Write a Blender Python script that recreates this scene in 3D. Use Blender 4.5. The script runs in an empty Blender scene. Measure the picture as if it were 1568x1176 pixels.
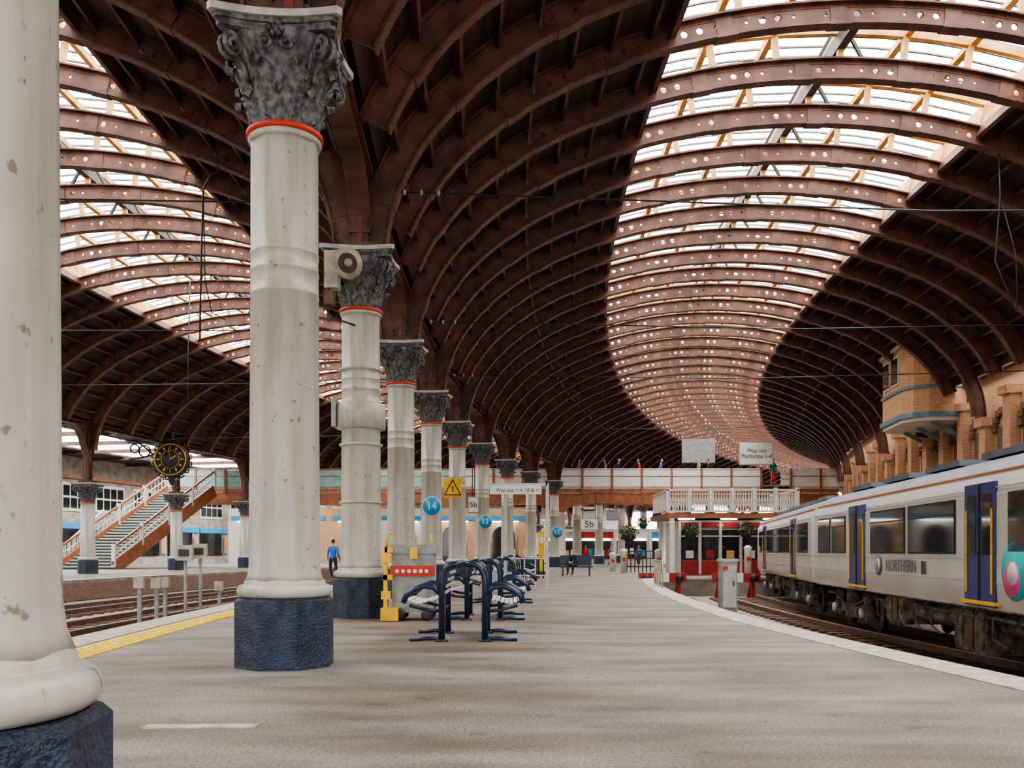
import bpy, math, random
from mathutils import Vector, Matrix
random.seed(4)
R=213.0; CY=29.4; CX=-3.62+R
def P(s,u,z):
    a=s/R
    return Vector((CX-(R-u)*math.cos(a), CY+(R-u)*math.sin(a), z))
def SY(Y): return R*math.asin((Y-CY)/R)
F=1380.0
def px(x,y,d):   # photo measurement -> position at depth d
    return Vector(((x-784)/F*d, d, 1.5+(844-y)/F*d))
# ---------------- materials
M={}
def mat(name,c,rough=.6,metal=0.0,var=.12,scale=3.0,bump=0.0,c2=None,stretch=(1,1,1),emis=0,bscale=None):
    m=bpy.data.materials.new(name); m.use_nodes=True; nt=m.node_tree; b=nt.nodes['Principled BSDF']
    b.inputs['Roughness'].default_value=rough; b.inputs['Metallic'].default_value=metal
    tc=nt.nodes.new('ShaderNodeTexCoord'); mp=nt.nodes.new('ShaderNodeMapping'); mp.inputs['Scale'].default_value=stretch
    nt.links.new(tc.outputs['Object'],mp.inputs[0])
    n=nt.nodes.new('ShaderNodeTexNoise'); n.inputs['Scale'].default_value=scale; n.inputs['Detail'].default_value=6
    nt.links.new(mp.outputs[0],n.inputs['Vector'])
    r=nt.nodes.new('ShaderNodeValToRGB'); r.color_ramp.elements[0].position=.35; r.color_ramp.elements[1].position=.65
    a=[max(0,v*(1-var)) for v in c]; d=[min(1,v*(1+var)) for v in c] if c2 is None else list(c2)
    r.color_ramp.elements[0].color=(*a,1); r.color_ramp.elements[1].color=(*d,1)
    nt.links.new(n.outputs['Fac'],r.inputs[0]); nt.links.new(r.outputs[0],b.inputs['Base Color'])
    if bump>0:
        n2=nt.nodes.new('ShaderNodeTexNoise'); n2.inputs['Scale'].default_value=bscale or scale*6; n2.inputs['Detail'].default_value=5
        nt.links.new(tc.outputs['Object'],n2.inputs['Vector'])
        bp=nt.nodes.new('ShaderNodeBump'); bp.inputs['Strength'].default_value=bump; bp.inputs['Distance'].default_value=.03
        nt.links.new(n2.outputs['Fac'],bp.inputs['Height']); nt.links.new(bp.outputs[0],b.inputs['Normal'])
    if emis:
        b.inputs['Emission Color'].default_value=(*c,1); b.inputs['Emission Strength'].default_value=emis
    M[name]=m; return m
def brick(name,c1,c2,mortar,sc=1.0):
    m=bpy.data.materials.new(name); m.use_nodes=True; nt=m.node_tree; b=nt.nodes['Principled BSDF']; b.inputs['Roughness'].default_value=.85
    tc=nt.nodes.new('ShaderNodeTexCoord'); sp=nt.nodes.new('ShaderNodeSeparateXYZ'); nt.links.new(tc.outputs['Object'],sp.inputs[0])
    ad=nt.nodes.new('ShaderNodeMath'); nt.links.new(sp.outputs[0],ad.inputs[0]); nt.links.new(sp.outputs[1],ad.inputs[1])
    cb=nt.nodes.new('ShaderNodeCombineXYZ'); nt.links.new(ad.outputs[0],cb.inputs[0]); nt.links.new(sp.outputs[2],cb.inputs[1])
    t=nt.nodes.new('ShaderNodeTexBrick'); t.inputs['Color1'].default_value=(*c1,1); t.inputs['Color2'].default_value=(*c2,1); t.inputs['Mortar'].default_value=(*mortar,1)
    t.inputs['Scale'].default_value=sc; t.inputs['Brick Width'].default_value=.3; t.inputs['Row Height'].default_value=.1; t.inputs['Mortar Size'].default_value=.012
    nt.links.new(cb.outputs[0],t.inputs['Vector']); nt.links.new(t.outputs['Color'],b.inputs['Base Color'])
    M[name]=m; return m
def nodeset(name):
    m=bpy.data.materials.new(name); m.use_nodes=True; nt=m.node_tree; b=nt.nodes['Principled BSDF']; L=nt.links.new
    tc=nt.nodes.new('ShaderNodeTexCoord')
    def nz(sc,st,det=5):
        mp=nt.nodes.new('ShaderNodeMapping'); mp.inputs['Scale'].default_value=st; L(tc.outputs['Object'],mp.inputs[0])
        n=nt.nodes.new('ShaderNodeTexNoise'); n.inputs['Scale'].default_value=sc; n.inputs['Detail'].default_value=det; L(mp.outputs[0],n.inputs['Vector']); return n
    def ramp(n,p0,p1,c0,c1):
        r=nt.nodes.new('ShaderNodeValToRGB'); r.color_ramp.elements[0].position=p0; r.color_ramp.elements[1].position=p1; r.color_ramp.elements[0].color=(*c0,1); r.color_ramp.elements[1].color=(*c1,1); L(n.outputs['Fac'],r.inputs[0]); return r.outputs[0]
    def mul(x,y):
        k=nt.nodes.new('ShaderNodeMix'); k.data_type='RGBA'; k.blend_type='MULTIPLY'; k.inputs[0].default_value=1; L(x,k.inputs[6]); L(y,k.inputs[7]); return k.outputs[2]
    def bump(n,st,ds):
        bp=nt.nodes.new('ShaderNodeBump'); bp.inputs['Strength'].default_value=st; bp.inputs['Distance'].default_value=ds; L(n.outputs['Fac'],bp.inputs['Height']); L(bp.outputs[0],b.inputs['Normal'])
    M[name]=m
    return b,L,nz,ramp,mul,bump
def paint():
    b,L,nz,ramp,mul,bump=nodeset('cream_paint'); b.inputs['Roughness'].default_value=.40
    a=ramp(nz(1.3,(1,1,.5)),.3,.7,(.40,.395,.35),(.53,.53,.49))
    st=ramp(nz(5,(1,1,.10),6),.36,.58,(.78,.755,.69),(1,1,1))
    sp=ramp(nz(9,(1,1,1),3),.29,.33,(.48,.46,.42),(1,1,1))
    L(mul(mul(a,st),sp),b.inputs['Base Color']); bump(nz(4.5,(1,1,.6),7),.7,.03)
paint()
def asphalt():
    b,L,nz,ramp,mul,bump=nodeset('asphalt'); b.inputs['Roughness'].default_value=.62
    n2=nz(34,(1,1,1),3)
    r=ramp(nz(.5,(.5,1.2,1),6),.38,.62,(.165,.138,.108),(.245,.233,.217)); r3=ramp(nz(1.3,(.4,1.1,1),9),.35,.62,(.62,.59,.55),(1.12,1.11,1.1)); r2=ramp(n2,.32,.68,(.55,.55,.55),(1.4,1.4,1.4))
    r4=ramp(nz(3.2,(.6,1,1),4),.27,.36,(.55,.53,.50),(1,1,1)); r5=ramp(nz(7,(1,1,1),2),.70,.74,(1,1,1),(1.35,1.33,1.28))
    L(mul(mul(mul(mul(r,r3),r2),r4),r5),b.inputs['Base Color']); bump(n2,.4,.012)
asphalt()
mat('navy_paint',(.014,.026,.055),.42,0,.4,5,1.0,c2=(.03,.05,.095),bscale=32)
mat('capital_paint',(.05,.058,.062),.5,0,.4,9,.5,c2=(.20,.215,.22))
mat('abacus_paint',(.40,.40,.37),.5,0,.2,5,.2)
mat('red_paint',(.50,.04,.02),.5)
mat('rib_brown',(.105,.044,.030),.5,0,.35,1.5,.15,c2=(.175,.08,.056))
mat('girder_brown',(.080,.036,.026),.5,0,.4,1.5,.15,c2=(.14,.066,.048))
mat('girder_red',(.20,.045,.035),.5,0,.3,2)
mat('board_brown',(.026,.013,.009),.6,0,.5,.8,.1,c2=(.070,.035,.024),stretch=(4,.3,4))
mat('ochre_timber',(.66,.34,.09),.6,0,.25,1.5,0,c2=(.80,.50,.20))
mat('bar_grey',(.08,.08,.08),.5)
mat('dark_iron',(.03,.03,.032),.5)
mat('white_paint',(.58,.58,.54),.45,0,.06)
mat('stone_coping',(.42,.38,.32),.8,0,.25,4,.3)
mat('yellow_tactile',(.75,.56,.03),.6,0,.2,6,.3)
mat('ballast',(.22,.165,.14),.95,0,.5,14,1.0,c2=(.55,.46,.41))
mat('steel',(.42,.42,.42),.35,.7)
mat('rust_rail',(.13,.075,.05),.6,.3,.3,5)
mat('navy_tube',(.010,.022,.052),.3,0,.2)
mat('seat_grey',(.42,.43,.43),.35,.1)
mat('yellow_paint',(.80,.46,.02),.45,0,.15,4)
mat('cabinet_grey',(.26,.28,.27),.5,0,.2,5)
mat('sign_blue',(.02,.28,.58),.4,0,.05)
mat('sign_white',(.72,.73,.72),.4,0,.05)
mat('teal_panel',(.24,.42,.39),.35,0,.15,2)
mat('train_body',(.56,.54,.50),.25,.15,.08,.8)
mat('train_white',(.68,.67,.64),.28,.1,.05,.8)
mat('train_roof',(.12,.145,.17),.4,.1,.25,1.2)
mat('train_blue',(.02,.035,.16),.3,0,.1)
mat('train_orange',(.70,.25,.08),.4)
mat('glass_dark',(.02,.022,.025),.05,0,.3,.7)
mat('underframe',(.055,.046,.04),.8,0,.5,5,.6,c2=(.20,.165,.135))
mat('teal_logo',(.02,.45,.42),.4)
mat('pink_logo',(.7,.08,.3),.4)
mat('lettering_grey',(.10,.10,.115),.4)
mat('stair_brown',(.30,.115,.055),.5,0,.2,2)
mat('tread_green',(.20,.26,.23),.7,0,.2,4)
mat('gold',(.55,.35,.09),.35,.4)
mat('leaf_green',(.04,.09,.03),.7,0,.5,8,.5)
mat('flower_red',(.5,.03,.05),.7)
mat('shop_red',(.33,.025,.025),.5,0,.15)
mat('blue_cornice',(.12,.19,.235),.5,0,.25,3)
mat('skin',(.55,.33,.24),.55,0,.05)
mat('hair_dark',(.03,.02,.015),.7)
for n,c in dict(cloth_navy=(.02,.03,.07),cloth_green=(.05,.45,.30),cloth_red=(.6,.06,.05),cloth_jeans=(.05,.09,.18),cloth_grey=(.2,.2,.21),cloth_black=(.02,.02,.02),cloth_blue=(.04,.15,.5),cloth_tan=(.4,.28,.17)).items(): mat(n,c,.85,0,.2,12)
mat('shoe',(.02,.015,.012),.5)
mat('added_lamp_white',(1,.94,.82),.5,emis=14)  # glow of lamps added to brighten the areas under bridge and side ceiling
mat('concrete_wall',(.32,.29,.25),.85,0,.25,1.5)
brick('brick_orange',(.46,.215,.09),(.56,.31,.16),(.48,.40,.31))
brick('brick_dark',(.13,.07,.05),(.19,.11,.075),(.16,.13,.11))
# ---------------- mesh builder
class MB:
    def __init__(s): s.v=[];s.f=[];s.m=[];s.mats=[];s.sm=[]
    def mi(s,n):
        if n not in s.mats: s.mats.append(n)
        return s.mats.index(n)
    def add(s,vs,fs,mn,smooth=False):
        o=len(s.v); s.v+= [tuple(x) for x in vs]; k=s.mi(mn)
        for f in fs: s.f.append(tuple(i+o for i in f)); s.m.append(k); s.sm.append(smooth)
    def box(s,c,d,mn,rz=0,M4=None):
        x,y,z=d[0]/2,d[1]/2,d[2]/2; ca,sa=math.cos(rz),math.sin(rz); vs=[]
        for dz in(-z,z):
            for dx,dy in((-x,-y),(x,-y),(x,y),(-x,y)):
                vs.append(Vector((c[0]+dx*ca-dy*sa,c[1]+dx*sa+dy*ca,c[2]+dz)))
        if M4: vs=[M4@v for v in vs]
        s.add(vs,[(3,2,1,0),(4,5,6,7),(0,1,5,4),(1,2,6,5),(2,3,7,6),(3,0,4,7)],mn)
    def bar(s,p,q,w,h,mn):
        p=Vector(p);q=Vector(q);d=(q-p).normalized(); up=Vector((0,0,1)) if abs(d.z)<.95 else Vector((0,1,0))
        a=d.cross(up).normalized(); b=a.cross(d); vs=[]
        for o in(p,q):
            for i,j in((-1,-1),(1,-1),(1,1),(-1,1)): vs.append(o+a*i*w/2+b*j*h/2)
        s.add(vs,[(3,2,1,0),(4,5,6,7),(0,1,5,4),(1,2,6,5),(2,3,7,6),(3,0,4,7)],mn)
    def tube(s,pts,r,mn,n=8,closed=False):
        pts=[Vector(p) for p in pts]; rs=r if isinstance(r,(list,tuple)) else [r]*len(pts); vs=[];fs=[]
        N=len(pts); prev=None
        for i,p in enumerate(pts):
            if closed: d=(pts[(i+1)%N]-pts[i-1])
            else: d=(pts[min(i+1,N-1)]-pts[max(i-1,0)])
            d.normalize()
            if prev is None:
                up=Vector((0,0,1)) if abs(d.z)<.9 else Vector((1,0,0)); a=d.cross(up).normalized()
            else:
                a=(prev-d*prev.dot(d)).normalized()
            prev=a; b=d.cross(a)
            for k in range(n):
                t=2*math.pi*k/n; vs.append(p+a*math.cos(t)*rs[i]+b*math.sin(t)*rs[i])
        for i in range(N if closed else N-1):
            j=(i+1)%N
            for k in range(n): l=(k+1)%n; fs.append((i*n+k,i*n+l,j*n+l,j*n+k))
        if not closed: fs+= [tuple(reversed(range(n))),tuple(range((N-1)*n,N*n))]
        s.add(vs,fs,mn,True)
    def lathe(s,prof,mn,n=32,c=(0,0,0),rf=None,smooth=True,off=0,axis=None):
        vs=[];fs=[]
        for z,r in prof:
            for k in range(n):
                t=2*math.pi*k/n+off; rr=r*(rf(t) if rf else 1); p=Vector((rr*math.cos(t),rr*math.sin(t),z))
                if axis: p=axis@p
                vs.append(p+Vector(c))
        for i in range(len(prof)-1):
            for k in range(n): l=(k+1)%n; fs.append((i*n+k,i*n+l,(i+1)*n+l,(i+1)*n+k))
        fs+= [tuple(reversed(range(n))),tuple(range((len(prof)-1)*n,len(prof)*n))]
        s.add(vs,fs,mn,smooth)
    def prism(s,poly,z0,z1,mn,f=None):
        n=len(poly); vs=[Vector((x,y,z0)) for x,y in poly]+[Vector((x,y,z1)) for x,y in poly]
        if f: vs=[f(v) for v in vs]
        s.add(vs,[tuple(reversed(range(n))),tuple(range(n,2*n))]+[(i,(i+1)%n,n+(i+1)%n,n+i) for i in range(n)],mn)
    def sweep(s,u0,u1,z0,z1,s0,s1,mn,step=3.0):
        n=max(1,int(abs(s1-s0)/step)); vs=[];fs=[]
        for i in range(n+1):
            t=s0+(s1-s0)*i/n
            a=u0(t) if callable(u0) else u0; b=u1(t) if callable(u1) else u1
            vs+=[P(t,a,z0),P(t,b,z0),P(t,b,z1),P(t,a,z1)]
        for i in range(n):
            for k in range(4): l=(k+1)%4; fs.append((i*4+k,i*4+4+k,i*4+4+l,i*4+l))
        fs+= [(0,1,2,3),(n*4+3,n*4+2,n*4+1,n*4)]
        s.add(vs,fs,mn)
    def mesh(s,name):
        me=bpy.data.meshes.new(name); me.from_pydata(s.v,[],s.f)
        for n in s.mats: me.materials.append(M[n])
        me.polygons.foreach_set('material_index',s.m); me.polygons.foreach_set('use_smooth',s.sm)
        me.update()
        import bmesh
        bm=bmesh.new(); bm.from_mesh(me); bmesh.ops.recalc_face_normals(bm,faces=bm.faces); bm.to_mesh(me); bm.free()
        return me
    def obj(s,name,loc=(0,0,0),rz=0,parent=None):
        return place(s.mesh(name),name,loc,rz,parent)
def place(me,name,loc=(0,0,0),rz=0,parent=None):
    o=bpy.data.objects.new(name,me); bpy.context.collection.objects.link(o); o.location=loc; o.rotation_euler=(0,0,rz)
    if parent: o.parent=parent
    return o
def empty(name,loc=(0,0,0),rz=0):
    o=bpy.data.objects.new(name,None); bpy.context.collection.objects.link(o); o.location=loc; o.rotation_euler=(0,0,rz); return o
def text(body,size,loc,mn,parent,rot=(math.pi/2,0,0),name='lettering'):
    c=bpy.data.curves.new(name,'FONT'); c.body=body; c.size=size; c.align_x='CENTER'; c.align_y='CENTER'; c.extrude=.004; c.materials.append(M[mn])
    o=bpy.data.objects.new(name,c); bpy.context.collection.objects.link(o); o.location=loc; o.rotation_euler=rot; o.parent=parent; return o
rx=Matrix.Rotation(math.pi/2,3,'X')
# ---------------- column
colS=[-61,-52.4,-43.5,-34.2,-26.15,-17.55,-8.9,0,9,17.9,27.3,37.4,47.3,57.3]
C0=4
while colS[-1]<165: colS.append(colS[-1]+9.8)
K=lambda k: colS[C0+k]
oc=lambda t: .6*(math.cos(math.radians(22.5))/math.cos(((t+math.radians(22.5))%(math.pi/4))-math.radians(22.5)))*1.05+.4
def bell(z,z0): 
    k=min(1,max(0,(z-z0)/1.05)); return .40+.05*k+.30*k**3
def capital(mb,z0):
    mb.lathe([(z0+1.05*i/10,bell(z0+1.05*i/10,z0)) for i in range(11)],'capital_paint',24)
    def leaf(th,zs,h,w,out,curl):
        vs=[];fs=[];n=9;m=6
        ca,sa=math.cos(th),math.sin(th)
        for i in range(n+1):
            t=i/n
            if t<.7: z=zs+h*t/.7; r=bell(z,z0)+.03+out*(t/.7)**2.2
            else:
                ph=(t-.7)/.3*math.radians(215); r=bell(zs+h,z0)+.03+out+curl*(1-math.cos(ph)); z=zs+h+curl*math.sin(ph)
            ww=w*(.62+.45*math.sin(math.pi*min(1,t*1.1)))*(1+.22*math.sin(t*9.5*math.pi))*(1 if t<.75 else 1-.8*(t-.75)/.25)
            for j in range(m+1):
                q=(j/m-.5)*2; rr=r-.05*q*q+.022*math.cos(q*3*math.pi)
                x=rr; y=q*ww
                vs.append((x*ca-y*sa,x*sa+y*ca,z-.04*abs(q)))
        for i in range(n):
            for j in range(m): a=i*(m+1)+j; fs.append((a,a+1,a+m+2,a+m+1))
        mb.add(vs,fs,'capital_paint',True)
    for k in range(8): leaf(k*math.pi/4,z0+.02,.36,.15,.06,.06)
    for k in range(8): leaf((k+.5)*math.pi/4,z0+.10,.60,.15,.08,.065)
    for k in range(4):
        th=(k+.5)*math.pi/2; ca,sa=math.cos(th),math.sin(th)
        for sgn in(-1,1):
            pts=[];rs=[]
            for i in range(26):
                t=i/25
                if t<.3: rr=.52+.27*(t/.3); zz=z0+.55+.45*(t/.3)**.7; rad=.03
                else:
                    a=(t-.3)/.7*math.pi*3.4; q=.15*(1-.75*(t-.3)/.7); rr=.80+q*math.sin(a); zz=z0+.85+q*math.cos(a); rad=.032
                pts.append((rr*ca-sgn*.06*sa,rr*sa+sgn*.06*ca,zz)); rs.append(rad)
            mb.tube(pts,rs,'capital_paint',6)
        th=k*math.pi/2; ca,sa=math.cos(th),math.sin(th)
        for sgn in(-1,1):
            pts=[]
            for i in range(18):
                a=i/17*math.pi*3; q=.10*(1-.7*i/17); y=sgn*(.14+q*math.cos(a)); zz=z0+.86+q*math.sin(a); rr=.70
                pts.append((rr*ca-y*sa,rr*sa+y*ca,zz))
            mb.tube(pts,.025,'capital_paint',6)
        for j in range(6):
            a=j*math.pi/3; y=.07*math.cos(a); zz=z0+1.02+.07*math.sin(a)
            mb.tube([(.70*ca-y*sa,.70*sa+y*ca,zz),(.76*ca-y*sa,.76*sa+y*ca,zz)],[.05,.02],'capital_paint',6)
    def abac(h,za,zb,ins,mn):
        poly=[]
        for k in range(4):
            th=k*math.pi/2
            for i in range(9):
                t=(i/8-.5)*2; y=t*(h-.06); x=h-ins*(1-t*t)
                poly.append((x*math.cos(th)-y*math.sin(th),x*math.sin(th)+y*math.cos(th)))
        mb.prism(poly,za,zb,mn)
    abac(.73,z0+1.05,z0+1.13,.11,'capital_paint'); abac(.77,z0+1.13,z0+1.19,.11,'capital_paint'); abac(.82,z0+1.19,z0+1.28,.12,'abacus_paint')
def column(total=8.2):
    mb=MB(); zc=total-1.25
    o8=math.radians(22.5); r8=.60/math.cos(o8)
    mb.lathe([(0,r8),(.86,r8),(.9,r8-.04)],'navy_paint',8,off=o8,smooth=False)
    pr=[(.9,.52)]
    for i in range(9):
        a=-math.pi/2+math.pi*i/8; pr.append((.985+.085*math.sin(a),.53+.085*math.cos(a)))
    pr+= [(1.08,.52),(1.11,.52),(1.13,.49)]
    mb.lathe(pr,'cream_paint',40)
    sh=[(1.12,.50),(1.2,.47),(1.32,.455)]
    zt=zc-.12
    for z in (4.85,5.15,5.38):
        if z<zt-.5:
            k=.455-.03*(z/7); sh+=[(z-.02,k),(z-.015,k+.008),(z+.015,k+.008),(z+.02,k)]
    sh+= [(zt,.43)]
    mb.lathe(sh,'cream_paint',48,rf=oc)
    mb.lathe([(zt-.02,.43),(zt-.01,.46),(zt+.02,.47),(zt+.05,.47),(zt+.06,.45)],'cream_paint',32)
    mb.lathe([(zt+.05,.46),(zt+.06,.495),(zt+.12,.495),(zt+.14,.44)],'red_paint',32)
    capital(mb,zc)
    return mb.mesh('column')
cm=column(); cml=column(6.0)
U2=26.6
for i,s in enumerate(colS):
    place(cm,'column',P(s,-.15 if i==C0 else (-.09 if i==C0+1 else 0),0),-s/R)
for s in colS[6:]:
    place(cml,'column',P(s,-U2,0),-s/R)
# ---------------- roof ribs
A=13.3; B=7.8; Z0=8.2; DEP=.58
def ell(ph,off=0):
    x=-A*math.cos(ph); z=B*math.sin(ph); nx=x/A**2; nz=z/B**2; l=math.hypot(nx,nz) or 1
    return A+x-nx/l*off, Z0+z-nz/l*off
N=2000; L=[0]; 
for i in range(N):
    a=ell(math.pi*i/N);b=ell(math.pi*(i+1)/N); L.append(L[-1]+math.hypot(a[0]-b[0],a[1]-b[1]))
import bisect
def ph_at(l):
    i=min(N-1,max(0,bisect.bisect_left(L,l)-1)); t=(l-L[i])/(L[i+1]-L[i]); return math.pi*(i+t)/N
LT=L[-1]
GH=5.6
phg=math.acos(GH/A)
def l_of_ph(ph): return L[int(ph/math.pi*N)]
def strip(mb,l0,l1,v0,v1,y0,y1,mn,step=.6):
    n=max(1,int((l1-l0)/step)); vs=[];fs=[]
    for i in range(n+1):
        ph=ph_at(l0+(l1-l0)*i/n); a=ell(ph,v0); b=ell(ph,v1)
        vs+=[(a[0],y0,a[1]),(a[0],y1,a[1]),(b[0],y1,b[1]),(b[0],y0,b[1])]
    for i in range(n):
        for k in range(4): q=(k+1)%4; fs.append((i*4+k,i*4+4+k,i*4+4+q,i*4+q))
    fs+=[(0,1,2,3),(n*4+3,n*4+2,n*4+1,n*4)]
    mb.add(vs,fs,mn)
def rib(l0,l1):
    mb=MB()
    ha=l_of_ph(phg)-4.2; hb=LT-ha
    cell=.42; n=int((hb-ha)/cell); cell=(hb-ha)/n
    strip(mb,l0,ha,0,DEP,-.02,.02,'rib_brown'); strip(mb,hb,l1,0,DEP,-.02,.02,'rib_brown')
    for yy in (-.02,.02):
        vs=[];fs=[]
        for i in range(n):
            a=ha+i*cell; hr=(.095,.095,.045,.0,.045)[i%5]; cx=a+cell/2; cv=DEP/2
            outer=[(a,0),(cx,0),(a+cell,0),(a+cell,cv),(a+cell,DEP),(cx,DEP),(a,DEP),(a,cv)]
            o=len(vs)
            if hr==0:
                for l,v in (outer[0],outer[2],outer[4],outer[6]):
                    x,z=ell(ph_at(l),v); vs.append((x,yy,z))
                fs.append((o,o+1,o+2,o+3)); continue
            inner=[(cx+hr*math.cos(t),cv+hr*math.sin(t)) for t in [math.radians(q) for q in (225,270,315,0,45,90,135,180)]]
            for l,v in outer+inner:
                x,z=ell(ph_at(l),v); vs.append((x,yy,z))
            for k in range(8): q=(k+1)%8; fs.append((o+k,o+q,o+8+q,o+8+k))
        mb.add(vs,fs,'rib_brown')
    strip(mb,l0,l1,DEP-.02,DEP+.03,-.17,.17,'rib_brown')
    strip(mb,l0,l1,-.03,.02,-.17,.17,'rib_brown')
    for v0 in(.02,DEP-.12): strip(mb,l0,l1,v0,v0+.10,-.035,.035,'rib_brown',1.0)
    vs=[];fs=[]; l=l0+.1
    while l<l1-.1:
        ph=ph_at(l)
        for v in(.07,DEP-.07):
            for sg in(-1,1):
                o=len(vs)
                for dl,dv in((-.03,0),(0,-.03),(.03,0),(0,.03)):
                    x,z=ell(ph_at(l+dl),v+dv); vs.append((x,sg*.035,z))
                x,z=ell(ph,v); vs.append((x,sg*.065,z)); fs+=[(o,o+1,o+4),(o+1,o+2,o+4),(o+2,o+3,o+4),(o+3,o,o+4)]
        for yy in(-.11,.11):
            o=len(vs)
            for dl,dy in((-.03,0),(0,-.03),(.03,0),(0,.03)):
                x,z=ell(ph_at(l+dl),DEP+.03); vs.append((x,yy+dy,z))
            x,z=ell(ph,DEP+.06); vs.append((x,yy,z)); fs+=[(o,o+1,o+4),(o+1,o+2,o+4),(o+2,o+3,o+4),(o+3,o,o+4)]
        l+=.22
    mb.add(vs,fs,'rib_brown')
    l=l0+1.5
    while l<l1-1:
        strip(mb,l-.22,l+.22,.02,DEP,-.05,.05,'rib_brown'); strip(mb,l-.3,l+.3,DEP+.02,DEP+.055,-.18,.18,'rib_brown'); l+=3.1
    la=l_of_ph(phg); lb=l_of_ph(math.pi-phg)
    strip(mb,la,lb,-.98,-.74,-.08,.08,'ochre_timber')
    l=la
    while l<=lb+.01:
        a=ell(ph_at(l),-.02); b=ell(ph_at(l),-.85); mb.bar((a[0],0,a[1]),(b[0],0,b[1]),.17,.14,'ochre_timber')
        l+=(lb-la)/6
    for dx in(-.7,.7):
        mb.bar((A+dx,0,Z0+B-.05),(A+dx*.3,0,Z0+B+.85),.09,.09,'dark_iron')
    return mb
lsh=l_of_ph(math.asin(1.75/B))
ribF=rib(.02,LT-.02).mesh('roof_rib'); ribS=rib(lsh,LT-lsh).mesh('roof_rib')
roof_m=empty('roof_arch_ribs'); 
ribpos=[]
for i in range(len(colS)-1):
    for k in range(3):
        ribpos.append((colS[i]+(colS[i+1]-colS[i])*k/3,k==0))
for s,full in ribpos:
    for u in (0,-U2):
        place(ribF if full else ribS,'roof_rib',P(s,u,0),-s/R,roof_m)
S0,S1=-60,165
def surf(mb,u0,pha,phb,off,mn,nseg=10,step=3):
    ns=int((S1-S0)/step); vs=[];fs=[]
    for i in range(ns+1):
        s=S0+(S1-S0)*i/ns
        for j in range(nseg+1):
            x,z=ell(pha+(phb-pha)*j/nseg,off); vs.append(P(s,u0+x,z))
    for i in range(ns):
        for j in range(nseg): a=i*(nseg+1)+j; fs.append((a,a+1,a+nseg+2,a+nseg+1))
    mb.add(vs,fs,mn,True)
def purlin(mb,u0,ph,o0,o1,w,mn):
    dph=w/2/ (math.hypot(A*math.sin(ph),B*math.cos(ph)))
    ns=int((S1-S0)/3); vs=[];fs=[]
    for i in range(ns+1):
        s=S0+(S1-S0)*i/ns
        for (p,o) in((ph-dph,o0),(ph+dph,o0),(ph+dph,o1),(ph-dph,o1)):
            x,z=ell(p,o); vs.append(P(s,u0+x,z))
    for i in range(ns):
        for k in range(4): q=(k+1)%4; fs.append((i*4+k,i*4+4+k,i*4+4+q,i*4+q))
    mb.add(vs,fs,mn)
ceil=MB(); lan=MB()
ph0=math.asin(2.0/B)
for u0 in(0,-U2):
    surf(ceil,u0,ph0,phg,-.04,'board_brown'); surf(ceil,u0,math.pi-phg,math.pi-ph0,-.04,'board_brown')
    la=l_of_ph(ph0); lb=l_of_ph(phg)
    for k in range(8):
        ph=ph_at(la+(lb-la)*(k+.5)/8)
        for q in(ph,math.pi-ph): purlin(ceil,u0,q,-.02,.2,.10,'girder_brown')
    for q in(phg,math.pi-phg):
        purlin(lan,u0,q,-.95,-.0,.06,'ochre_timber'); purlin(lan,u0,q,-.05,.3,.16,'rib_brown')
    for k in range(1,6):
        ph=phg+(math.pi-2*phg)*k/6
        purlin(lan,u0,ph,-.98,-.78,.18,'ochre_timber')
    purlin(lan,u0,math.pi/2,-.7,-.3,.25,'dark_iron'); 
    s=S0
    while s<S1:
        vs=[];fs=[];n=8
        for j in range(n+1):
            x,z=ell(phg+(math.pi-2*phg)*j/n,-1.0)
            for ds,dz in((-.035,0),(.035,0),(0,.07)): vs.append(P(s+ds,u0+x,z+dz))
        for j in range(n):
            for k in range(3): q=(k+1)%3; fs.append((j*3+k,j*3+q,j*3+3+q,j*3+3+k))
        lan.add(vs,fs,'bar_grey'); s+=.6
co=ceil.obj('ceiling'); lan.obj('skylight_framing')
# ---------------- longitudinal girders
def girder(u,zlow,name):
    mb=MB()
    for i in range(len(colS)-1):
        a,b=colS[i],colS[i+1]; vs=[];fs=[];fl=[];ff=[]
        zl=lambda d: zlow+(9.75-zlow)*math.sqrt(max(0,1-(1-min(d/1.7,1))**2))
        ts=[0,.02,.04,.07,.1,.13,.17,.21,.3,.5,.7,.79,.83,.87,.9,.93,.96,.98,1]
        for t in ts:
            s=a+(b-a)*t; d=min(t,1-t)*(b-a); z=zl(d)
            for du in(-.05,.05): vs+= [P(s,u+du,z),P(s,u+du,10.7)]
            fl+= [P(s,u-.24,z),P(s,u+.24,z),P(s,u+.24,z+.06),P(s,u-.24,z+.06)]
        for j in range(len(ts)-1):
            o=j*4; fs+= [(o,o+1,o+5,o+4),(o+2,o+3,o+7,o+6)]
            for k in range(4): q=(k+1)%4; ff.append((o+k,o+4+k,o+4+q,o+q))
        mb.add(vs,fs,'girder_brown'); mb.add(fl,ff,'girder_brown')
        for t in(1/3,.5,2/3):
            s=a+(b-a)*t; mb.box(P(s,u,10.2),(.4,.12,.95),'girder_brown',-s/R)
        c=P(a,u,0); 
        mb.box((c.x,c.y,(zlow+10.7)/2),(.36,.5,10.7-zlow),'girder_brown',-a/R)
        mb.box((c.x,c.y,(zlow+10.7)/2),(.12,.56,10.7-zlow),'girder_red',-a/R)
        mb.box((c.x,c.y,zlow+.1),(.8,.8,.2),'girder_brown',-a/R)
        mb.box((c.x,c.y,zlow+.5),(.46,.6,.10),'girder_brown',-a/R)
    mb.sweep(u-.62,u+.62,10.62,10.74,S0,S1,'girder_brown')
    mb.sweep(u-.3,u+.3,9.98,10.04,S0,S1,'girder_red')
    mb.obj(name)
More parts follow.
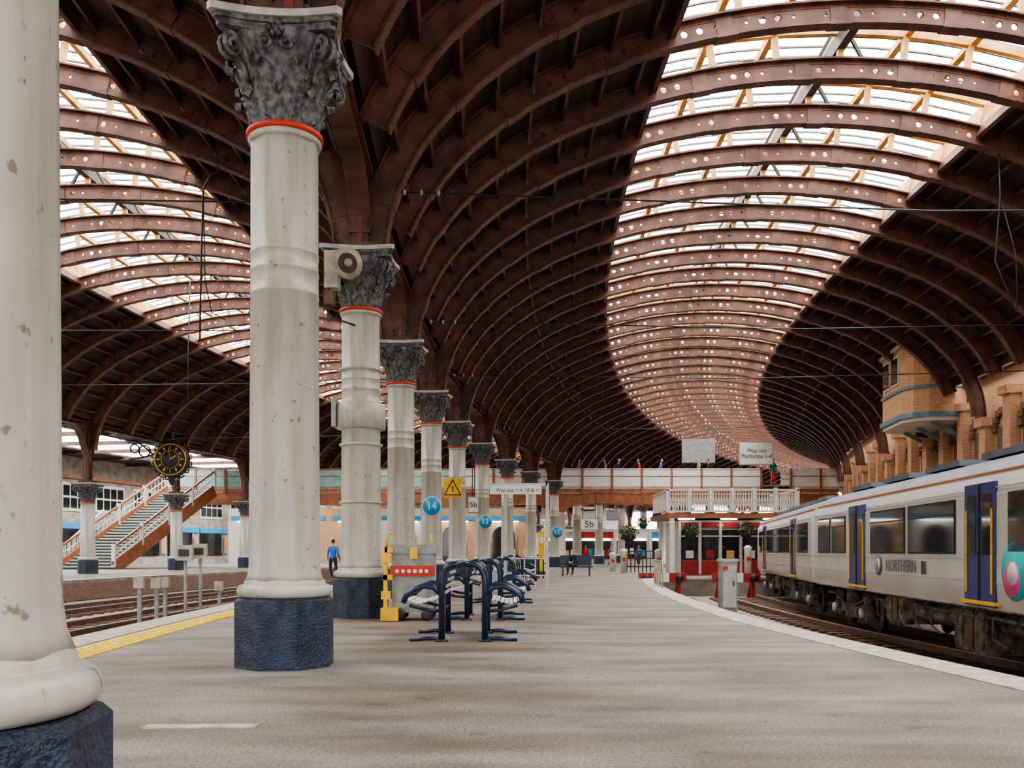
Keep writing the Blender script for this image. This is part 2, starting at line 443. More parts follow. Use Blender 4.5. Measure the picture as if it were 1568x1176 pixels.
girder(0,8.2,'roof_girder'); girder(-U2,6.0,'roof_girder')
# ---------------- ground, platforms
uR=lambda s: 8.75+max(0,s+10)*.055
EB=24
g=MB(); g.sweep(-46,30,-1.5,-1.1,-62,170,'ballast'); g.obj('ground')
f=MB(); f.sweep(-4.4,uR,-1.1,0,-62,EB,'asphalt'); f.sweep(-4.4,26.6,-1.1,0,EB,170,'asphalt',2); f.obj('floor')
f=MB(); f.sweep(-45.9,-19.5,-1.1,0,-62,170,'asphalt',2); f.sweep(-20.1,-19.5,0,.02,-62,170,'stone_coping',2); f.sweep(-19.52,-19.46,-1.05,-.15,-62,170,'brick_dark',2)
f.obj('platform_opposite')
c=MB(); c.sweep(lambda s:uR(s)-.62,lambda s:uR(s)+.03,-.12,.012,-62,EB,'stone_coping',1.5)
c.sweep(-4.43,-3.72,-.12,.012,-62,170,'stone_coping',1.5); c.sweep(uR(EB),26.2,-.12,.012,EB-.03,EB+.6,'stone_coping'); c.obj('platform_coping')
y=MB(); y.sweep(-3.6,-3.0,0,.014,-62,80,'yellow_tactile',1.5)
for k in range(5): y.sweep(-3.5+k*.11,-3.46+k*.11,.014,.022,-32,20,'yellow_tactile',1.5)
y.obj('tactile_paving')
pm=MB(); q=px(308,1113,2070/(1113-844)); pm.box((q.x,q.y,.006),(.95,.15,.012),'stone_coping',.03); pm.obj('floor_marking')
def track(u,s0,s1):
    mb=MB()
    for du in(-.9,.9):
        mb.sweep(u+du-.06,u+du+.06,-1.0,-.84,s0,s1,'rust_rail'); mb.sweep(u+du-.04,u+du+.04,-.84,-.82,s0,s1,'steel')
    s=s0
    while s<s1:
        p=P(s,u,-1.07); mb.box(p,(3.1,.3,.14),'rust_rail',-s/R); s+=.85
    mb.obj('railway_track')
track(-6.4,-30,120); track(-10.2,-30,120); track(-15,-30,120); track(10.9,-40,EB-3.6); track(14.9,-40,EB-3.6)
# ---------------- right wall
w=MB(); UW=26.6
w.sweep(UW+.35,UW+1.0,-1.1,11.2,-62,170,'brick_orange',2)
w.sweep(UW+.0,UW+.4,10.3,10.8,-62,170,'girder_brown',2); w.sweep(UW+.2,UW+.4,3.9,4.15,-62,170,'stone_coping',2)
for i in range(len(colS)-1):
    for k in range(3):
        s=colS[i]+(colS[i+1]-colS[i])*k/3
        w.sweep(UW-.15,UW+.4,-1.1,8.9 if k else 7.7,s-.42,s+.42,'brick_orange'); 
        w.sweep(UW-.35,UW+.4,8.9 if k else 7.7,9.3 if k else 8.15,s-.55,s+.55,'brick_orange')
        sm=s+(colS[i+1]-colS[i])/6
        w.sweep(UW+.3,UW+.36,4.6,7.6,sm-.75,sm+.75,'brick_dark')
        for j in range(7):
            a0=math.pi*j/6; p=P(sm+.85*math.cos(a0),UW+.28,7.5+.85*math.sin(a0)); w.box(p,(.25,.42,.3),'brick_dark',-s/R)
w.obj('wall_right')
w=MB(); w.sweep(-46.5,-46,0,11,-62,170,'concrete_wall',3)
s=-40
while s<160:
    w.sweep(-46,-45.9,1.0,3.6,s,s+3.6,'glass_dark'); w.sweep(-46,-45.85,3.7,4.3,s,s+4.6,'sign_blue')
    w.sweep(-46,-45.9,5.4,8.2,s,s+3.6,'white_paint')
    for j in range(4): w.sweep(-45.9,-45.86,5.7,6.7,s+.2+j*.85,s+.9+j*.85,'glass_dark'); w.sweep(-45.9,-45.86,6.9,7.9,s+.2+j*.85,s+.9+j*.85,'glass_dark')
    w.sweep(-45.95,-45.7,8.6,8.9,s,s+4.8,'stair_brown'); w.sweep(-45.9,-45.8,1.2,3.2,s+3.8,s+4.5,'brick_orange'); s+=4.8
w.obj('wall_left')
w=MB(); w.sweep(-46.5,-41.5,10.75,10.9,-62,170,'board_brown',3); w.sweep(-33,-26.9,10.75,10.9,-62,170,'board_brown',3)  # open gap between the two strips added to let sky light in
for k in range(40): w.sweep(-45.9,-27.3,10.45,10.75,-40+k*5,-39.8+k*5,'girder_brown')
w.obj('ceiling_left')
# ---------------- footbridge
YB=88.0
def bx(pxx,y=YB): return (pxx-784)/F*y
fb=MB()
x0,x1=bx(255),bx(1284)
sup=[bx(v) for v in (255,395,535,700,862,1020,1150,1284)]
for i in range(len(sup)-1):
    a,b=sup[i],sup[i+1]; n=14
    bot=[]
    for j in range(n+1):
        t=j/n; x=a+(b-a)*t; bot.append((x,5.2+1.0*math.sqrt(max(0,1-(2*t-1)**4)))); 
    pts=bot+[(b,7.15),(a,7.15)]
    for yy in(YB-.1,YB+3.3):
        k=len(pts); vs=[(x,yy,z) for x,z in pts]+[(x,yy+.1,z) for x,z in pts]
        fb.add(vs,[tuple(range(k)),tuple(reversed(range(k,2*k)))]+[(q,(q+1)%k,k+(q+1)%k,k+q) for q in range(k)],'stair_brown')
fb.box(((x0+x1)/2,YB+1.6,7.4),(x1-x0,3.6,.4),'stair_brown')
fb.box(((x0+x1)/2,YB+1.6,7.9),(x1-x0,3.0,.15),'concrete_wall')
x=x0; k=0
while x<x1-.1:
    xm=x+1.45
    pp=784+xm/YB*F
    if not (1160<pp<1206):
        mn='teal_panel' if pp<700 else 'sign_white'
        for yy in(YB-.15,YB+3.3):
            fb.box((xm,yy,8.35),(2.75,.08,2.1),mn); fb.box((xm,yy-.04,8.8),(2.75,.06,.07),'stair_brown'); fb.box((xm,yy-.04,7.75),(2.75,.06,.07),'stair_brown')
            fb.box((xm,yy,9.5),(2.9,.16,.12),'stair_brown' if pp<700 else 'white_paint')
    fb.box((x,YB-.2,8.35),(.2,.22,2.4),'stair_brown'); x+=2.9
for v in (395,535,862,1020,1270):
    X=bx(v)
    for yy in(YB+.4,YB+2.8):
        fb.lathe([(0,.5),(.5,.5),(.6,.3),(4.9,.26),(5.0,.42),(5.3,.46)],'white_paint',16,c=(X,yy,0))
for x in range(-30,32,6):
    fb.box((x,YB+1.6,7.1),(3.2,.3,.08),'added_lamp_white'); fb.box((x,YB+1.6,7.17),(3.3,.4,.08),'cabinet_grey')  # lamps added under the deck to lift the dim space below
fb.obj('footbridge')
# stair up to the bridge
st=MB(); n=28
base=Vector((-34.9,74.0,0)); top=Vector((-30.8,86.6,7.3)); W=4.4
for i in range(n):
    t=(i+.5)/n; c=base.lerp(top,t); c.z=7.3*(i+1)/n
    st.box((c.x,c.y,c.z-.06),(W,.62,.10),'tread_green'); st.box((c.x,c.y-.26,c.z-.16),(W,.05,.2),'dark_iron'); st.box((c.x,c.y-.3,c.z-.01),(W,.05,.05),'white_paint')
for sg in(-1,1):
    o=Vector((sg*W/2,0,0)); st.bar(base+o+Vector((0,0,.1)),top+o+Vector((0,0,.0)),.2,1.15,'stair_brown')
    st.bar(base+o+Vector((0,0,1.85)),top+o+Vector((0,0,1.9)),.16,.16,'stair_brown'); st.bar(base+o+Vector((0,0,1.2)),top+o+Vector((0,0,1.25)),.07,.07,'white_paint')
    for i in range(29):
        c=base.lerp(top,i/28)+o; st.box((c.x,c.y,c.z+1.15),(.07 if i%7 else .28,.07 if i%7 else .28,1.4 if i%7 else 1.9),'white_paint')
st.box((-35.0,73.6,.6),(.3,.3,1.2),'yellow_paint')
st.obj('staircase')
st=MB()
for j in range(2):
    b2=Vector((-39.5+j*2.6,78,0)); t2=b2+Vector((1.0,7,4))
    st.bar(b2+Vector((0,0,1.4)),t2+Vector((0,0,1.4)),.12,.12,'white_paint'); st.bar(b2+Vector((0,0,.2)),t2+Vector((0,0,.2)),.12,.4,'stair_brown')
    for i in range(22): c=b2.lerp(t2,i/21); st.box((c.x,c.y,c.z+.8),(.08,.08,1.3),'white_paint')
for i in range(16):
    c=Vector((-38.2,78,0)).lerp(Vector((-37.2,85,4)),(i+.5)/16); st.box((c.x,c.y,c.z+.1),(2.5,.5,.12),'tread_green')
st.obj('staircase')
# ---------------- clock, bracketed off the post above a left-row column
sc0=min(colS[6:],key=lambda s:abs(784+P(s,-U2,0).x/P(s,-U2,0).y*F-268)); pc=P(sc0,-U2,0)
ck=MB(); dY=2.0
ck.lathe([(-.3,1.15),(-.3,1.3),(-.2,1.45),(.2,1.45),(.3,1.3),(.3,1.15)],'dark_iron',40,axis=rx)
ck.lathe([(.30,1.12),(.33,1.12)],'dark_iron',40,axis=rx)
def ring(mb,cx,cy,cz,r,tr,mn,n=40): mb.tube([(cx+r*math.cos(2*math.pi*i/n),cy,cz+r*math.sin(2*math.pi*i/n)) for i in range(n)],tr,mn,6,True)
ring(ck,0,-.34,0,1.25,.06,'gold'); ring(ck,0,-.35,0,.72,.03,'gold')
for i in range(12):
    a=i*math.pi/6; ck.bar((.84*math.sin(a),-.36,.84*math.cos(a)),(1.08*math.sin(a),-.36,1.08*math.cos(a)),.05,.13,'gold')
ck.bar((0,-.38,0),(.45,-.38,.3),.05,.12,'gold'); ck.bar((0,-.38,0),(-.12,-.38,.95),.05,.09,'gold')
for i in range(16):
    a=i*math.pi/8; ck.tube([(1.42*math.cos(a),0,1.42*math.sin(a)),(1.66*math.cos(a+.1),0,1.66*math.sin(a+.1)),(1.6*math.cos(a+.3),0,1.6*math.sin(a+.3))],.07,'gold' if i%4==0 else 'dark_iron',6)
ck.lathe([(1.5,.4),(1.7,.35),(1.8,.15),(1.95,.22),(2.2,.05)],'dark_iron',12)
ck.lathe([(-2.1,.04),(-1.9,.2),(-1.6,.3),(-1.45,.4)],'dark_iron',12)
for q in(0,1):
    pts=[(-1.5-2.0*t,0,.4+1.2*math.sin(t*math.pi/2)*(1 if q else -.3)) for t in [i/10 for i in range(11)]]; ck.tube(pts,.07,'dark_iron')
ring(ck,-2.2,0,.7,.45,.06,'dark_iron',20); ring(ck,-3.0,0,.9,.35,.06,'dark_iron',20)
ck.tube([(0,0,1.4),(0,1.0,1.7),(.2,dY/.85,1.4)],.1,'dark_iron'); ck.tube([(0,0,-1.4),(0,1.0,-1.0),(.2,dY/.85,-.6)],.1,'dark_iron')
q=px(263,704,pc.y-dY); o=ck.obj('station_clock',q); o.scale=(.95,.95,.95)
# ---------------- train
def train(L,origin,D,doors,wins,label=None):
    rz=math.atan2(-D[1],-D[0]); e=empty('train_carriage',(origin[0],origin[1],0),rz)
    half=[(.10,.40),(.02,.55),(0,.9),(0,2.55),(.05,2.8),(.14,2.98),(.30,3.16),(.6,3.32),(1.1,3.45),(1.7,3.5)]
    prof=half+[(3.4-y,z) for y,z in reversed(half[:-1])]
    mb=MB()
    def seg(i0,i1,mn,sm=True):
        pr=prof[i0:i1+1]; vs=[(x,y,z) for x in(0.15,L) for y,z in pr]; k=len(pr)
        mb.add(vs,[(j,j+1,k+j+1,k+j) for j in range(k-1)],mn,sm)
    m=len(prof)
    seg(0,3,'train_body'); seg(3,5,'train_white'); seg(5,m-6,'train_roof'); seg(m-6,m-4,'train_white'); seg(m-4,m-1,'train_body')
    for X in(.15,L): mb.add([(X,y,z) for y,z in prof],[tuple(range(m))],'train_white')
    mb.box((L/2,1.7,.42),(L-.2,3.2,.1),'underframe')
    for yy,zz in((.135,3.0),(3.265,3.0)): mb.box((L/2,yy,zz),(L-.2,.06,.03),'train_orange')
    mb.box((L/2,.0,.93),(L-.3,.02,.03),'seat_grey'); mb.box((L/2,.0,2.68),(L-.3,.03,.02),'seat_grey'); mb.box((L/2,.0,1.36),(L-.3,.02,.02),'seat_grey')
    for a,b in wins:
        mb.box(((a+b)/2,0,2.0),(b-a,.03,1.12),'dark_iron'); mb.box(((a+b)/2,-.02,2.0),(b-a-.08,.02,1.02),'glass_dark')
        mb.box(((a+b)/2,-.035,2.25),(b-a-.08,.01,.03),'dark_iron')
        mb.box(((a+b)/2,3.4,2.0),(b-a,.03,1.12),'glass_dark')
    for a,b in doors:
        c=(a+b)/2
        mb.box((c,0,1.62),(b-a,.05,2.35),'train_blue'); mb.box((c,-.04,1.62),(.03,.02,2.3),'dark_iron'); mb.box((c,-.02,.52),(b-a+.2,.12,.06),'yellow_paint')
        for sg in(-1,1):
            mb.box((c+sg*(b-a)/4,-.03,2.0),((b-a)/2-.3,.02,1.15),'glass_dark'); mb.box((c+sg*((b-a)/2-.12),-.04,1.5),(.045,.02,1.6),'yellow_paint')
        mb.box((c,3.4,1.62),(b-a,.05,2.35),'train_blue')
    x=1.5
    while x<L-2: mb.box((x+1,1.7,3.52),(2.2,1.6,.14),'train_roof'); x+=3.4
    random.seed(7)
    x=6.2
    while x<L-6.4:
        l=random.uniform(.8,2.0); h=random.uniform(.5,.95); y0=.4+random.uniform(0,.25)
        if random.random()<.35:
            mb.tube([(x,y0+.1,.1),(x+l,y0+.1,.1)],.26,'underframe',14)
        else:
            mb.box((x+l/2,y0+.2,.38-h/2),(l,.9,h),'underframe')
            for q in range(3): mb.box((x+l*(q+.5)/3,y0-.27,.38-h/2),(l/3-.12,.04,h-.16),'rust_rail' if q==1 else 'underframe')
        mb.box((x+l/2,2.85,.38-h/2),(l,.9,h),'underframe')
        mb.tube([(x,.25,.22),(x+l,.25,.18)],.04,'underframe',6); mb.tube([(x+.1,.3,.35),(x+.1,.3,-.2),(x+l*.5,.3,-.35)],.03,'underframe',6); x+=l+.2
    for bc in(3.6,L-3.6):
        for dx in(-1.5,1.5):
            for yy in(.75,2.65): mb.lathe([(-.08,.3),(-.08,.5),(.06,.5),(.06,.56),(.1,.56),(.1,.3)],'rust_rail',24,c=(bc+dx,yy,-.28),axis=rx)
            mb.box((bc+dx,.42,-.28),(.5,.3,.42),'underframe'); mb.box((bc+dx,2.98,-.28),(.5,.3,.42),'underframe')
            mb.tube([(bc+dx,.42,-.1),(bc+dx,.42,.3)],.16,'underframe',10)
            mb.tube([(bc+dx,.75,-.28),(bc+dx,2.65,-.28)],.09,'rust_rail',8)
            mb.lathe([(0,.14),(.1,.14),(.12,.08)],'seat_grey',12,c=(bc+dx,.26,-.28),axis=rx)
        for yy in(.42,2.98):
            mb.box((bc,yy,-.22),(3.6,.16,.3),'underframe'); mb.box((bc,yy,-.38),(1.3,.18,.2),'underframe'); mb.tube([(bc,yy,-.1),(bc,yy,.35)],.22,'underframe',12)
        mb.tube([(bc-1.9,.3,.2),(bc-.6,.3,-.1),(bc+.6,.3,-.1),(bc+1.9,.3,.2)],.035,'rust_rail',6)
    mb.box((-.05,1.7,1.7),(.5,1.8,2.6),'dark_iron')
    mb.obj('car_body',parent=e)
    if label:
        text('NORTHERN',.42,(label,-.03,1.13),'lettering_grey',e)
        q=MB(); q.lathe([(0,.26),(.02,.26)],'lettering_grey',24,c=(label-1.75,-.01,1.13),axis=rx); q.lathe([(0,.18),(.03,.18)],'train_body',24,c=(label-1.75,-.02,1.13),axis=rx)
        q.box((label-1.75,-.05,1.13),(.07,.01,.26),'lettering_grey'); q.box((label+1.5,-.03,1.13),(.08,.01,.3),'dark_iron'); q.box((label+1.65,-.03,1.13),(.08,.01,.3),'dark_iron')
        q.lathe([(0,.52),(.02,.52)],'teal_logo',32,c=(label+6.1,-.01,1.15),axis=rx); q.lathe([(0,.32),(.02,.32)],'pink_logo',32,c=(label+6.0,-.02,1.0),axis=rx); q.lathe([(0,.2),(.02,.2)],'train_white',32,c=(label+6.05,-.03,1.1),axis=rx)
        q.obj('livery_marks',parent=e)
    return e
D1=Vector((.1,1)).normalized(); D2=Vector((3.1,18)).normalized()
train(28,(10.35,31.0),D1,[(4.6,6.2),(13.1,14.5),(22,23.5)],[(.8,2.4),(2.6,4.2),(6.7,9.5),(9.7,12.6),(15,17.9),(18.1,21.5),(24,27)],9.2)
train(19.5,(13.85,50.9),D2,[(3.2,4.6),(14,15.4)],[(1.2,2.9),(5,7.8),(8.1,10.8),(11.0,13.6),(15.8,18.6)])
# ---------------- hoop-framed perch benches
def bench(name,loc,nf=2,gap=1.5,seats=True):
    mb=MB()
    for k in range(nf):
        yy=k*gap
        for sg in(-1,1):
            arc=[(sg*.36,yy,0),(sg*.36,yy,1.0)]+[(sg*(.36-.20*(1-math.cos(a))),yy,1.0+.28*math.sin(a)) for a in [math.radians(q) for q in(20,40,60,80,90)]]+[(sg*.03,yy,1.29)]
            mb.tube(arc,.055,'navy_tube',10)
            mb.tube([(sg*.36,yy,.78),(sg*.50,yy,.90),(sg*.66,yy,.92),(sg*.82,yy,.86),(sg*.95,yy,.76),(sg*1.0,yy,.64)],.05,'navy_tube',10)
            mb.tube([(sg*.36,yy,.50),(sg*.6,yy,.52),(sg*.9,yy,.60)],.03,'navy_tube',8)
            mb.tube([(sg*.30,yy,.04),(sg*.6,yy,.05),(sg*.9,yy,.02)],.035,'navy_tube',8)
            mb.lathe([(0,.11),(.03,.11),(.04,.06)],'navy_tube',14,c=(sg*.36,yy,0))
    y0=.06; y1=(nf-1)*gap-.06
    for sg in(-1,1):
        if seats:
            for j in range(7):
                x=.50+.44*j/6; z=.66+.03*math.cos(j/6*math.pi*1.7); mb.box((sg*x,(y0+y1)/2,z),(.06,y1-y0,.02),'sign_white')
            for j in range(4):
                t=j/3; mb.box((sg*(.32-.10*t),(y0+y1)/2,.80+.34*t),(.02,y1-y0,.05),'seat_grey')
        mb.tube([(sg*.36,0,.52),(sg*.36,(nf-1)*gap,.52)],.03,'navy_tube',8)
    return mb.obj(name,loc)
bench('platform_bench',(-.81,15.0,0)); bench('platform_bench',(-.62,19.6,0),2,1.6,True); bench('platform_bench',(-.3,26,0),2,1.6,False); bench('platform_bench',(.1,40,0),2,2.0)
# ---------------- wheelchair ramp trolley
t=MB(); 
def tb(x0,x1,y0,y1,dd,dep,mn,d=19.5):
    a=(x0-784)/F*d;b=(x1-784)/F*d;z1=1.5+(844-y0)/F*d;z0=1.5+(844-y1)/F*d; t.box(((a+b)/2,d+dd+dep/2,(z0+z1)/2),(b-a,dep,max(.02,z1-z0)),mn)
tb(600,664,845,938,0,.7,'cabinet_grey'); tb(597,667,834,848,-.03,.8,'cabinet_grey'); tb(598,666,866,882,-.03,.04,'red_paint')
tb(606,655,890,930,-.02,.03,'cabinet_grey'); tb(628,640,838,856,-.08,.05,'yellow_paint')
for k in range(6): tb(606+k*9,611+k*9,872,877,-.05,.03,'sign_white')
tb(588,594,838,930,-.1,.1,'yellow_paint'); tb(590,602,838,846,-.1,.5,'yellow_paint'); tb(588,602,880,888,-.1,.3,'yellow_paint')
for a,b in((585,850),(585,905)): tb(a,a+14,b,b+12,-.15,.15,'yellow_paint')
tb(586,612,930,949,-.35,.5,'yellow_paint'); tb(655,662,848,936,.5,.12,'yellow_paint')
for xx,yy in((612,19.4),(655,19.4),(612,20.1),(655,20.1)):
    t.lathe([(-.05,.05),(-.05,.13),(.05,.13),(.05,.05)],'dark_iron',16,c=((xx-784)/F*19.5,yy,.13),axis=rx)
t.tube([px(592,838,19.5),px(592,818,19.5),px(600,816,19.8)],.03,'yellow_paint'); t.tube([px(660,838,19.8),px(660,818,19.8)],.025,'yellow_paint')
t.obj('wheelchair_ramp_trolley')
# ---------------- loudspeaker
h=MB(); q=px(524,407,19.2)
dirm=Matrix.Rotation(math.radians(28),3,'Z')@Matrix.Rotation(math.radians(97),3,'X')
h.lathe([(.38,.33),(.35,.31),(.2,.17),(.08,.10),(-.05,.08)],'stone_coping',28,axis=dirm); h.lathe([(-.05,.15),(-.35,.15),(-.4,.1)],'stone_coping',16,axis=dirm)
h.lathe([(.381,.21),(.382,.20)],'board_brown',28,axis=dirm); h.lathe([(.36,.03),(.42,.09),(.44,.0)],'stone_coping',12,axis=dirm)
h.tube([(0,.2,0),(-.1,.5,-.05),(.25,1.0,-.05)],.04,'cabinet_grey')
h.box((-.28,.35,.0),(.3,.3,.8),'stone_coping'); h.box((-.32,.25,-.62),(.22,.2,.3),'rust_rail'); h.tube([(-.34,.3,-.1),(-.36,.3,-1.0),(.2,1.0,-1.05)],.025,'dark_iron')
h.obj('loudspeaker',q)
h=MB(); cc=P(K(2),0,0)
h.lathe([(-.3,.49),(-.28,.56),(.25,.56),(.3,.49)],'cream_paint',16,c=(cc.x,cc.y,4.55)); h.box((cc.x-.56,cc.y-.1,4.6),(.1,.5,.6),'cabinet_grey')
for z in(2.6,3.9,5.6): h.lathe([(-.03,.46),(-.02,.49),(.02,.49),(.03,.46)],'cream_paint',32,c=(cc.x,cc.y,z))
h.obj('column_collar')
# ---------------- signs
def disc(num,x,y,k,r=.36):
    c=P(K(k),0,0); d=c.y-.52; q=px(x,y,d); e=MB(); e.lathe([(0,r),(.03,r)],'sign_blue',28,axis=rx); e.lathe([(-.01,r+.03),(0.02,r+.03)],'sign_white',28,c=(0,.03,0),axis=rx)
    o=e.obj('platform_number_sign',q); text(num,r*1.1,(0,-.04,0),'sign_white',o)
disc('14',661,775,4,.38); disc('13',743,799,6,.40); disc('12',853,815,9,.5)
s=MB(); q=px(693,747,46.2)
s.add([(-.42,0,-.36),(.42,0,-.36),(0,0,.4),(-.42,.04,-.36),(.42,.04,-.36),(0,.04,.4)],[(0,1,2),(5,4,3),(0,3,4,1),(1,4,5,2),(2,5,3,0)],'yellow_paint'); s.box((0,.06,0),(.95,.04,1.0),'yellow_paint')
for a_,b_ in(((-.42,-.36),(.42,-.36)),((.42,-.36),(0,.4)),((0,.4),(-.42,-.36))): s.bar((a_[0],-.01,a_[1]),(b_[0],-.01,b_[1]),.05,.05,'dark_iron')
s.box((0,-.01,-.05),(.06,.02,.3),'dark_iron'); s.obj('warning_sign',q)
s=MB(); d=37.0; a=px(750,744,d); b=px(838,744,d)
s.bar((b.x,d,0),(b.x,d,a.z+.1),.14,.14,'seat_grey')
s.bar((px(774,744,d).x,d+.5,0),(px(774,744,d).x,d+.5,a.z),.14,.14,'seat_grey')
s.bar((a.x,d,a.z+.05),(b.x,d,a.z+.05),.14,.1,'seat_grey'); s.box(((a.x+px(829,0,d).x)/2,d-.1,px(0,750.5,d).z),(px(829,0,d).x-a.x,.1,.36),'sign_white')
for X in(788,803,820): s.bar((px(X,0,d).x,d+.1,0),(px(X,0,d).x,d+.1,1.6),.05,.05,'steel')
s.bar((px(780,0,d).x,d+.1,1.2),(b.x,d+.1,1.2),.05,.05,'steel'); s.bar((px(780,0,d).x,d+.1,.5),(b.x,d+.1,.5),.05,.05,'steel')
o=s.obj('wayfinding_sign'); text('Way out, 1-4, 10 & 11',.20,((a.x+px(829,0,d).x)/2+.1,d-.17,px(0,751,d).z),'dark_iron',o)
def hangsign(x0,x1,y0,y1,d,mn,txt,name,pole=None,size=.5,up=None):
    s=MB(); A_=px(x0,y0,d); B_=px(x1,y1,d); c=(A_+B_)/2
    s.box(c,(B_.x-A_.x,.2,A_.z-B_.z),mn); s.box((c.x,c.y+.02,c.z),(B_.x-A_.x+.12,.16,A_.z-B_.z+.12),'cabinet_grey')
    for X in(A_.x+.2,B_.x-.2):
        if pole is not None: s.bar((X,d+.05,pole),(X,d+.05,B_.z),.08,.08,'dark_iron')
        if up is not None: s.bar((X,d+.05,A_.z),(X,d+.05,A_.z+up),.05,.05,'dark_iron')
    o=s.obj(name)
    if txt: text(txt,size,(c.x,d-.13,c.z),'dark_iron',o)
hangsign(1045,1094,673,708,YB+3.2,'cabinet_grey','', 'information_screen',9.3)
hangsign(1133,1183,678,711,YB+.2,'sign_white','Way out\nPlatforms 1-4','information_sign',9.3,.55)
hangsign(889,915,795,811,86,'sign_white','5b','platform_letter_sign',None,.9,2.7)
hangsign(718,732,762,784,52,'sign_white','5b','platform_letter_sign',None,.45,3.0)
hangsign(930,948,784,796,88.0,'glass_dark','','departure_screen',None,.4,1.2); hangsign(1000,1012,786,798,88.0,'glass_dark','','departure_screen',None,.4,1.2)
# ---------------- kiosk with balcony
k=MB(); d=57; xl=px(1040,0,d).x; xr=px(1165,0,d).x; zt=3.45
k.box(((xl+xr)/2,d+2.5,zt/2),(xr-xl,5,zt),'white_paint'); k.box(((xl+xr)/2,d-.06,3.15),(xr-xl+.2,.12,.35),'shop_red')
k.box(((xl+xr)/2,d-.05,.45),(xr-xl,.1,.9),'shop_red')
nw=4
for i in range(nw):
    c=xl+(xr-xl)*(i+.5)/nw; k.box((c,d-.04,1.9),((xr-xl)/nw-.25,.06,1.9),'glass_dark'); k.box((c,d-.1,2.45),((xr-xl)/nw-.2,.1,.08),'white_paint')
    k.box((c,d-.08,1.3),((xr-xl)/nw-.8,.04,.5),('sign_white','shop_red','ochre_timber','sign_white')[i])
for i in range(nw+1): k.box((xl+(xr-xl)*i/nw,d-.1,1.7),(.16,.12,3.3),'white_paint')
bl=px(1015,0,d).x; br=px(1208,0,d).x
k.box(((bl+br)/2,d+1.8,3.7),(br-bl,7,.3),'stair_brown'); k.box(((bl+br)/2,d-1.7,3.95),(br-bl,.12,.1),'white_paint'); k.box(((bl+br)/2,d-1.7,5.25),(br-bl,.16,.1),'white_paint'); k.box(((bl+br)/2,d-1.7,5.0),(br-bl,.06,.05),'white_paint')
for i in range(3): k.box((bl+(br-bl)*(i+.5)/3,d-.8,3.51),(1.0,.2,.06),'added_lamp_white')
n=48
for i in range(n+1):
    x=bl+(br-bl)*i/n; 
    k.box((x,d-1.7,4.6),(.05,.05,1.3),'white_paint')
    if i%8==0: k.box((x,d-1.7,4.65),(.2,.2,1.5),'white_paint')
    if i<n: k.bar((x,d-1.68,4.05),(x+(br-bl)/n,d-1.68,4.95),.03,.03,'white_paint'); k.bar((x,d-1.68,4.95),(x+(br-bl)/n,d-1.68,4.05),.03,.03,'white_paint')
for yy in range(12): k.box((bl,d-1.7+yy*.5,4.65),(.06,.06,1.3),'white_paint'); k.box((br,d-1.7+yy*.5,4.65),(.06,.06,1.3),'white_paint')
k.box((bl,d+1.2,5.25),(.12,6,.1),'white_paint'); k.box((br,d+1.2,5.25),(.12,6,.1),'white_paint')
k.box((bl+.3,d-1.5,1.8),(.3,.3,3.6),'white_paint'); k.box((br-.3,d-1.5,1.8),(.3,.3,3.6),'white_paint')
o=k.obj('kiosk'); text('cafe',.26,((xl+xr)/2,d-.14,3.15),'sign_white',o)
# ---------------- hanging baskets
def bush(name,c,r,up):
    b=MB(); random.seed(int(c[0]*10))
    for i in range(170):
        v=Vector((random.gauss(0,1),random.gauss(0,1),random.gauss(0,1))).normalized()*r*random.uniform(.6,1); v.z*=.9
        w=r*.22; a=Vector((random.uniform(-1,1),random.uniform(-1,1),random.uniform(-1,1))).normalized(); bb=a.cross(v).normalized()
        b.add([v-a*w,v-bb*w*.5,v+a*w,v+bb*w*.5],[(0,1,2,3)],'leaf_green' if random.random()>.08 else 'flower_red')
    b.lathe([(-r*1.0,.1),(-r*.8,r*.4),(-r*.3,r*.7),(-r*.2,r*.65)],'dark_iron',16)
    for q in(-1,1): b.tube([(q*r*.7,0,-r*.2),(0,0,r*1.3)],.02,'dark_iron',5)
    b.tube([(0,0,r*1.3),(0,0,up)],.02,'dark_iron',5)
    b.obj(name,c)
bush('hanging_basket',px(963,816,85),.95,3.3); bush('hanging_basket',px(1058,812,55.4),.55,.75); bush('hanging_basket',px(1142,812,55.4),.55,.75); bush('hanging_basket',px(985,800,86),.6,2.4)
